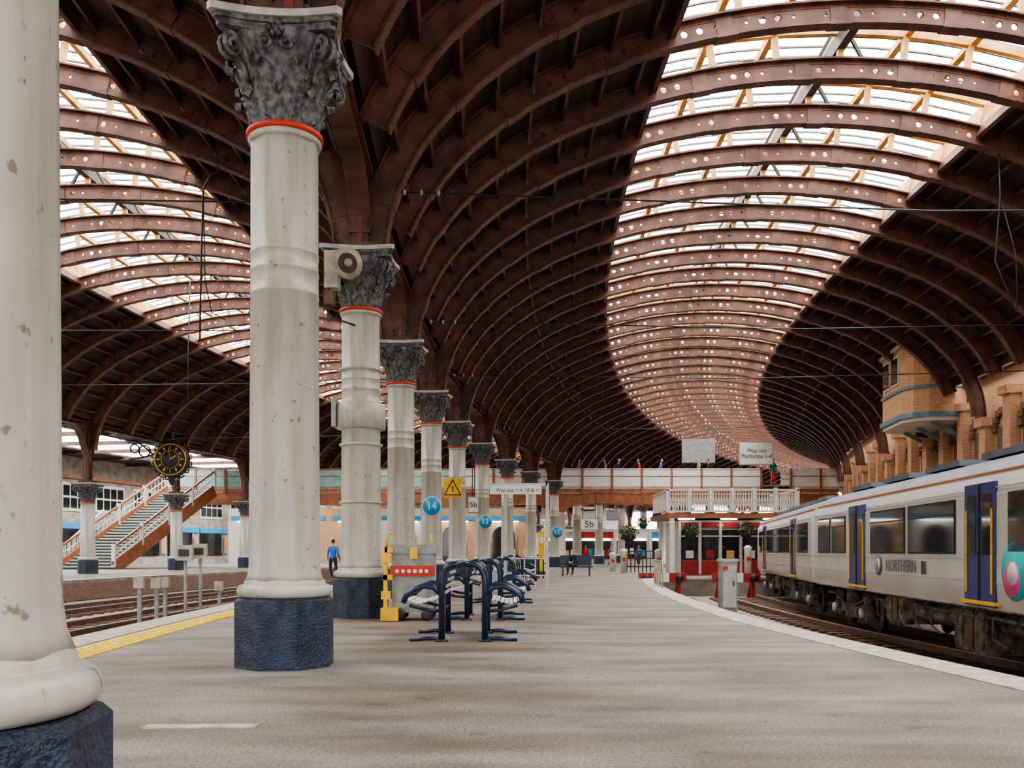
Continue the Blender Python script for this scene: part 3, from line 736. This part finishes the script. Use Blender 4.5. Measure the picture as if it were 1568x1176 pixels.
# ---------------- distant shops and building beneath the bridge
sh=MB(); yy=118
for i in range(8):
    X=6.4+i*4.6; mn=['concrete_wall','shop_red','sign_white','sign_blue','white_paint','shop_red','sign_white','concrete_wall'][i]
    sh.box((X,yy,2.2),(4.5,1,4.4),'white_paint'); sh.box((X,yy-.55,3.6),(4.4,.1,.8),mn); sh.box((X,yy-.55,1.7),(3.8,.1,2.4),'glass_dark'); sh.box((X-2.2,yy-.6,2.2),(.3,.3,4.4),'sign_white'); sh.box((X,yy-.65,2.95),(3.6,.12,.12),'added_lamp_white')
    for j in range(5): sh.box((X-1.5+j*.75,yy-.62,1.0+.25*(j%3)),(.5,.06,.8+.4*(j%2)),('sign_white','shop_red','sign_blue','ochre_timber')[(i+j)%4])
sh.obj('shop_row')
sh=MB(); yy=112
for i in range(6):
    X=-32+i*6.2; sh.box((X,yy,3.4),(6.2,1,6.8),'brick_orange' if i%3 else 'white_paint')
    pts=[(-1.4,0),(-1.4,3.2)]+[(-1.4*math.cos(a*math.pi/8),3.2+1.4*math.sin(a*math.pi/8)) for a in range(1,8)]+[(1.4,3.2),(1.4,0)]
    sh.add([(X+x,yy-.52,z+.1) for x,z in pts],[tuple(range(len(pts)))],'glass_dark')
    sh.tube([(X+x*1.1,yy-.55,z+.1) for x,z in pts],.14,'stone_coping',6)
    sh.box((X,yy-.55,5.6),(5.4,.12,.5),'sign_blue'); sh.box((X,yy-1.0,5.15),(3.6,.3,.1),'added_lamp_white'); sh.box((X,yy-.9,5.25),(3.8,.8,.1),'cabinet_grey')
sh.obj('station_building')
for x,y,d in((955,843,62),(1008,843,60),(1145,838,53.8),(938,848,66)):
    b=MB(); q=px(x,y,d); b.lathe([(0,.22),(q.z-.15,.22),(q.z-.05,.26),(q.z+.05,.2),(q.z+.12,.05)],'white_paint',12); b.box((0,-.22,q.z*.6),(.25,.03,.25),'red_paint'); b.obj('white_bollard',(q.x,q.y,0))
b=MB()
b.box((6.75,28.2,.05),(.5,.45,2.3),'cabinet_grey'); b.box((6.75,28.2,1.22),(.56,.5,.08),'seat_grey'); b.box((6.75,27.96,.4),(.4,.03,1.3),'seat_grey'); b.box((6.87,27.93,.5),(.04,.03,.15),'dark_iron'); b.box((6.62,27.93,.98),(.14,.02,.12),'red_paint'); b.obj('trackside_cabinet')
b=MB()
for i in range(5):
    p=P(7+i*1.6,uR(7+i*1.6)-.15,.01); b.tube([p,p+Vector((0,0,1.1))],.035,'stone_coping',8)
for z in(.6,1.1): b.tube([P(7+i*1.6,uR(7+i*1.6)-.15,z) for i in range(5)],.03,'stone_coping',8)
b.obj('platform_railing')
for u in(10.9,14.9):
    b=MB(); c=P(EB-2.4,u,0)
    b.box((c.x,c.y,.05),(2.6,.3,.5),'shop_red'); b.box((c.x,c.y-.17,.05),(.7,.04,.5),'sign_white')
    for dx in(-.9,.9):
        b.bar((c.x+dx,c.y,-1.05),(c.x+dx,c.y,.2),.2,.25,'shop_red'); b.bar((c.x+dx,c.y+.9,-1.05),(c.x+dx,c.y,0),.15,.15,'shop_red')
        b.tube([(c.x+dx,c.y-.16,.05),(c.x+dx,c.y-.5,.05)],.2,'dark_iron',12)
    b.obj('buffer_stop')
b=MB()
for i in range(9):
    p=px(960+i*6,0,64); b.tube([(p.x,p.y,0),(p.x,p.y,1.5)],.04,'dark_iron',6)
for z in(.4,1.0,1.5): b.tube([(px(960,0,64).x,64,z),(px(1010,0,64).x,64,z)],.04,'dark_iron',6)
b.obj('concourse_railing')
def tpost(x,y0,head,w,d,name):
    b=MB(); top=px(x,y0,d); X=top.x; zb=-1.1
    b.tube([(X,d,zb),(X,d,top.z)],.05,'cabinet_grey',8); b.box((X,d-.08,top.z-.2),(w,.12,.45),head); b.box((X,d-.15,top.z-.2),(w*.6,.04,.2),'dark_iron'); b.box((X,d,zb+.1),(.35,.35,.2),'concrete_wall'); b.obj(name)
tpost(284,836,'stone_coping',.5,26.5,'trackside_post'); tpost(307,834,'stone_coping',.45,27,'trackside_post')
for x,y,d in((214,884,25),(240,885,26),(253,884,27),(336,890,29)):
    b=MB(); q=px(x,y,d); b.box((0,0,(q.z-1.1)/2),(.1,.1,q.z+1.1),'cabinet_grey'); b.box((0,-.05,q.z-.15),(.26,.14,.3),'stone_coping'); b.box((0,0,-1.0),(.4,.3,.2),'concrete_wall'); b.obj('track_marker',(q.x,d,0))
# ---------------- span wires and hanging cables
b=MB()
for k,zz in((2,9.7),(3,9.0),(4,9.0),(6,9.2)):
    s=K(k); p=P(s,.2,zz); q=P(s,26.2,zz); mid=(p+q)/2; mid.z-=.25
    b.tube([p,mid,q],.022,'dark_iron',5)
    for t in(.03,.045,.06): c=p.lerp(mid,t*2); b.lathe([(-.04,.03),(0,.08),(.04,.03)],'cabinet_grey',8,c=c,axis=Matrix.Rotation(math.pi/2,3,'Y'))
    b.tube([P(s,0,zz-.3),P(s,-26.2,zz-.3)],.02,'dark_iron',5)
b.tube([px(306,520,29.4),px(308,400,29.4),px(311,290,29.4),px(322,268,29.4),px(333,262,29.4),px(335,150,29.4)],.03,'dark_iron',6)
b.tube([px(311,290,29.4),px(314,430,29.4),px(324,478,29.4),px(345,490,29.4)],.02,'dark_iron',6)
b.tube([px(288,640,40),px(288,555,40),px(291,430,40)],.03,'dark_iron',6)
b.tube([px(1530,235,29.4),px(1532,300,29.4),px(1524,400,29.4),px(1556,478,29.4),px(1566,470,29.4)],.03,'dark_iron',6)
b.tube([px(1532,300,29.4),px(1556,390,29.4),px(1558,476,29.4)],.02,'dark_iron',6)
b.obj('overhead_span_wire')
# ---------------- oriel cabin on right wall
o=MB(); sO=SY(54); c0=P(sO,26.9,0); 
poly=[(.0,-3.0),(-1.9,-3.0),(-2.6,-2.7),(-3.0,-2.0),(-3.0,1.6),(-2.4,2.6),(-1.4,3.0),(0,3.0)]
sc=lambda k:[(x*k,y*k) for x,y in poly]
o.prism(poly,8.9,12.6,'brick_orange'); o.prism(sc(1.05),8.7,8.95,'blue_cornice'); o.prism(sc(1.0),8.5,8.7,'white_paint'); o.prism(sc(1.03),10.25,10.42,'blue_cornice'); o.prism(sc(1.06),12.6,12.8,'stone_coping'); o.prism(sc(1.0),12.8,12.95,'blue_cornice')
for yy in(-.9,.7): o.box((-3.02,yy,11.5),(.1,1.2,1.6),'white_paint'); o.box((-3.06,yy,11.5),(.1,1.0,1.4),'glass_dark')
o.box((-1.0,-3.02,11.5),(1.7,.1,1.8),'cabinet_grey'); o.box((-1.38,-3.06,11.5),(.7,.1,1.6),'glass_dark'); o.box((-.62,-3.06,11.5),(.7,.1,1.6),'glass_dark')
for yy in(-2.4,0,2.2): o.bar((-1.6,yy,8.5),(.2,yy,7.5),.2,.2,'blue_cornice')
o.obj('signal_cabin',c0,-sO/R)
o=MB(); 
o.box((px(1372,0,70).x,70,8.2),(4.2,.3,2.0),'white_paint'); 
o.box((px(1372,0,70).x,70,9.3),(4.4,.4,.2),'dark_iron'); o.box((px(1372,0,70).x,71,6.9),(4.2,2.4,.6),'stair_brown')
for i in range(10): o.box((px(1372,0,70).x-2.1+i*.46,69.8,8.2),(.06,.06,2.0),'dark_iron')
for dx in(-1.7,1.7): o.box((px(1372,0,70).x+dx,71,3.3),(.35,.35,6.6),'white_paint')
o.obj('wall_gallery')
for k in range(8):
    l=MB(); l.box((0,0,0),(.4,3.2,.1),'added_lamp_white'); l.box((0,0,.1),(.5,3.3,.1),'cabinet_grey'); l.box((0,0,.3),(.1,.1,.35),'cabinet_grey'); s=15+k*10; l.obj('added_strip_light',P(s,-31,10.25),-s/R)  # fixtures added below the left ceiling to brighten its dark side
# ---------------- people
def person(name,loc,rz,H=1.75,pose='stand',top='cloth_navy',leg='cloth_jeans',hair='hair_dark',phase=0):
    k=H/1.75
    J={'pel':((0,0,.95),.15),'wa':((0,0,1.08),.135),'ch':((0,0,1.30),.16),'nk':((0,.0,1.45),.06),'hb':((0,-.01,1.53),.055)}
    E=[('pel','wa','top'),('wa','ch','top'),('ch','nk','top'),('nk','hb','skin')]
    for sg,n in((-1,'l'),(1,'r')):
        if pose=='stand':
            J.update({'hip'+n:((sg*.10,0,.88),.105),'kn'+n:((sg*.11,-.02+sg*phase*.12,.49),.068),'an'+n:((sg*.11,.02+sg*phase*.25*-1,.09),.045),'to'+n:((sg*.12,-.15-sg*phase*.25,.04),.04),
              'sh'+n:((sg*.19,0,1.38),.065),'el'+n:((sg*.25,.03-sg*phase*.1,1.10),.045),'wr'+n:((sg*.25,-.09+sg*phase*.12,.87),.03),'ha'+n:((sg*.25,-.12+sg*phase*.12,.80),.034)})
        else:
            J.update({'hip'+n:((sg*.10,-.06,.90),.11),'kn'+n:((sg*.13,-.48,.92),.075),'an'+n:((sg*.13,-.50,.50),.045),'to'+n:((sg*.13,-.68,.46),.04),
              'sh'+n:((sg*.19,-.05,1.36),.065),'el'+n:((sg*.22,-.16,1.12),.045),'wr'+n:((sg*.10,-.38,1.08),.03),'ha'+n:((sg*.07,-.43,1.06),.034)})
        E+= [('pel','hip'+n,'leg'),('hip'+n,'kn'+n,'leg'),('kn'+n,'an'+n,'leg'),('an'+n,'to'+n,'shoe'),('ch','sh'+n,'top'),('sh'+n,'el'+n,'top'),('el'+n,'wr'+n,'top'),('wr'+n,'ha'+n,'skin')]
    off=-.42 if pose=='sit' else 0
    if pose=='sit':
        J['nk']=((0,-.06,1.43),.06); J['hb']=((0,-.10,1.51),.055); J['ch']=((0,-.03,1.28),.16)
    names=list(J); me=bpy.data.meshes.new('tmp'); me.from_pydata([J[n][0] for n in names],[(names.index(a),names.index(b)) for a,b,_ in E],[])
    ob=bpy.data.objects.new('tmp',me); bpy.context.collection.objects.link(ob)
    md=ob.modifiers.new('s','SKIN'); md.use_smooth_shade=True
    for i,n in enumerate(names):
        v=me.skin_vertices[0].data[i]; r=J[n][1]; v.radius=(r,r*.8) if n in('ch','wa','pel') else (r,r); v.use_root=(n=='pel')
    sb=ob.modifiers.new('d','SUBSURF'); sb.levels=1; sb.render_levels=1
    dg=bpy.context.evaluated_depsgraph_get(); dg.update(); ev=ob.evaluated_get(dg); em=ev.to_mesh()
    mb=MB(); cols={'top':top,'leg':leg,'skin':'skin','shoe':'shoe'}
    pts=[v.co.copy() for v in em.vertices]
    bylab={}
    for p in em.polygons:
        c=p.center; best=None
        for a,b,l in E:
            A_=Vector(J[a][0]);B_=Vector(J[b][0]); t=max(0,min(1,(c-A_).dot(B_-A_)/max(1e-6,(B_-A_).length_squared))); dd=(c-A_.lerp(B_,t)).length-(J[a][1]*(1-t)+J[b][1]*t)
            if best is None or dd<best[0]: best=(dd,l)
        bylab.setdefault(best[1],[]).append(tuple(p.vertices))
    o0=len(mb.v); mb.v+=[tuple(p) for p in pts]
    for l,fs in bylab.items():
        i=mb.mi(cols[l])
        for f_ in fs: mb.f.append(tuple(o0+q for q in f_)); mb.m.append(i); mb.sm.append(True)
    ev.to_mesh_clear(); bpy.data.objects.remove(ob)
    hc=Vector(J['hb'][0])+Vector((0,-.015,.115))
    vs=[];fs=[];n=16;m_=12
    for i in range(m_+1):
        a=math.pi*i/m_
        for j in range(n):
            b_=2*math.pi*j/n; x=.075*math.sin(a)*math.cos(b_); y=.095*math.sin(a)*math.sin(b_); z=.125*math.cos(a)
            if z<-.03: x*=1-.28*(-.03-z)/.09; y=y*.9 -.012
            if y<-.07 and abs(x)<.03 and -.035<z<.01: y-=.02
            if y<-.05 and .01<abs(x)<.05 and .0<z<.03: y+=.008
            vs.append(hc+Vector((x,y,z)))
    for i in range(m_):
        for j in range(n): l=(j+1)%n; fs.append((i*n+j,(i+1)*n+j,(i+1)*n+l,i*n+l))
    mb.add(vs,fs,'skin',True)
    for sg in(-1,1):
        mb.lathe([(-.01,.004),(0,.012),(.01,.004)],'sign_white',8,c=hc+Vector((sg*.03,-.085,.012)),axis=rx)
        mb.lathe([(-.004,.003),(.006,.006)],'hair_dark',8,c=hc+Vector((sg*.03,-.095,.012)),axis=rx)
        mb.lathe([(-.01,.018),(.01,.028)],'skin',8,c=hc+Vector((sg*.078,0,0)),axis=Matrix.Rotation(math.pi/2,3,'Y'))
    mb.box(hc+Vector((0,-.088,-.062)),(.045,.01,.01),'shop_red')
    vs=[];fs=[]
    for i in range(8):
        a=math.radians(0.5+i*15)
        for j in range(n):
            b_=2*math.pi*j/n; lim=1 if math.sin(b_)>-.3 else .55
            aa=a*lim; vs.append(hc+Vector((.083*math.sin(aa)*math.cos(b_),.104*math.sin(aa)*math.sin(b_)+.004,.134*math.cos(aa))))
    for i in range(7):
        for j in range(n): l=(j+1)%n; fs.append((i*n+j,(i+1)*n+j,(i+1)*n+l,i*n+l))
    mb.add(vs,fs,hair,True)
    for n_ in 'lr':
        h0=Vector(J['ha'+n_][0]); w0=Vector(J['wr'+n_][0]); d=(h0-w0).normalized(); sd=Vector((0,1,0)) if abs(d.z)>.5 else Vector((1,0,0)); cur=Vector((-1 if n_=='r' else 1,0,0)) if abs(d.z)>.5 else Vector((0,0,-1))
        for i,ln in enumerate((.075,.085,.08,.062)):
            b0=h0+sd*((i-1.5)*.019)+d*.02; mb.tube([b0,b0+d*ln*.5+cur*.006,b0+d*ln*.9+cur*.03],[.010,.009,.007],'skin',6)
        b0=h0-sd*.03; mb.tube([b0-d*.01,b0-sd*.025+d*.025,b0-sd*.03+d*.055],[.011,.010,.008],'skin',6)
    ob=mb.obj(name,loc,rz); ob.scale=(k,k,k); ob.location.z+=off*k; return ob
for i,(x,t_,l_,hr) in enumerate(((886,'cloth_grey','cloth_jeans','hair_dark'),(926,'cloth_tan','cloth_black','hair_dark'),(947,'cloth_navy','cloth_black','cloth_tan'),(978,'cloth_red','cloth_jeans','hair_dark'),(1012,'cloth_blue','cloth_jeans','hair_dark'),(1070,'cloth_grey','cloth_black','cloth_grey'),(1085,'cloth_black','cloth_black','hair_dark'))):
    person('pedestrian',(bx(x,YB+1.2),YB+1.2,7.98),(-1)**i*1.4,2.65,'stand',t_,l_,hr,.8)
person('pedestrian',(bx(1184,YB+.9),YB+.9,7.98),.3,2.65,'stand','cloth_green','cloth_red','cloth_tan',.3)
q=px(510,0,50); person('pedestrian',(q.x,50,-0),3.0,2.15,'stand','cloth_blue','cloth_navy','hair_dark',.6)
for x,d,t_,l_ in((897,95,'cloth_red','cloth_black'),(935,98,'cloth_grey','cloth_jeans'),(1022,92,'cloth_navy','cloth_tan'),(978,102,'cloth_blue','cloth_black')):
    q=px(x,0,d); person('pedestrian',(q.x,d,0),x*.7,2.15,'stand',t_,l_,'hair_dark',.7)
q=px(880,0,54)
b=MB(); b.box((q.x+.1,54.15,.56),(1.9,.55,.08),'navy_tube'); b.box((q.x+.1,54.45,.95),(1.9,.06,.6),'navy_tube')
for dx in(-.7,.9): b.bar((q.x+dx,54,0),(q.x+dx,54,.55),.07,.07,'navy_tube'); b.bar((q.x+dx,54.4,0),(q.x+dx,54.45,1.2),.07,.07,'navy_tube')
b.obj('platform_bench')
person('seated_passenger',(q.x,54.2,.06),-.5,2.15,'sit','cloth_navy','cloth_black','hair_dark')
b=MB()
for i in range(5):
    q=px(785+i*10,0,50); b.tube([(q.x,50,0),(q.x,50,1.0),(q.x+.12,50,1.15),(q.x+.25,50,1.0),(q.x+.25,50,0)],.04,'navy_tube',8)
b.obj('cycle_stand')
b=MB(); q=px(829,0,58); b.box((q.x,58,1.4),(.35,.3,2.8),'yellow_paint'); b.box((q.x,57.8,2.2),(.25,.05,.4),'sign_white'); b.box((q.x,58,.1),(.5,.5,.2),'dark_iron'); b.obj('help_point')
# ---------------- world (overcast: brighter zenith), camera
w=bpy.data.worlds.new('World'); bpy.context.scene.world=w; w.use_nodes=True; nt=w.node_tree; bg=nt.nodes['Background']
tc=nt.nodes.new('ShaderNodeTexCoord'); sp=nt.nodes.new('ShaderNodeSeparateXYZ'); mr=nt.nodes.new('ShaderNodeMapRange')
nt.links.new(tc.outputs['Generated'],sp.inputs[0]); nt.links.new(sp.outputs[2],mr.inputs[0])
mr.inputs[1].default_value=0; mr.inputs[2].default_value=.8; mr.inputs[3].default_value=4.6; mr.inputs[4].default_value=12
nt.links.new(mr.outputs[0],bg.inputs[1]); bg.inputs[0].default_value=(1,.975,.945,1)
cd=bpy.data.cameras.new('camera'); cam=bpy.data.objects.new('camera',cd); bpy.context.collection.objects.link(cam)
cam.location=(0,0,1.5); cam.rotation_euler=(math.pi/2,0,0); cd.sensor_width=36; cd.lens=1380/1568*36; cd.shift_y=(844-588)/1568; cd.clip_end=1000; cd.clip_start=.05
bpy.context.scene.camera=cam
sc_=bpy.context.scene
try:
    sc_.view_settings.view_transform='AgX'; sc_.view_settings.look='AgX - Medium High Contrast'; sc_.view_settings.exposure=-.05
except Exception as ex: print(ex)
SF=.8
for o in bpy.context.scene.objects:
    if o.parent is None:
        o.location=o.location*SF
        if o.type!='CAMERA': o.scale=o.scale*SF
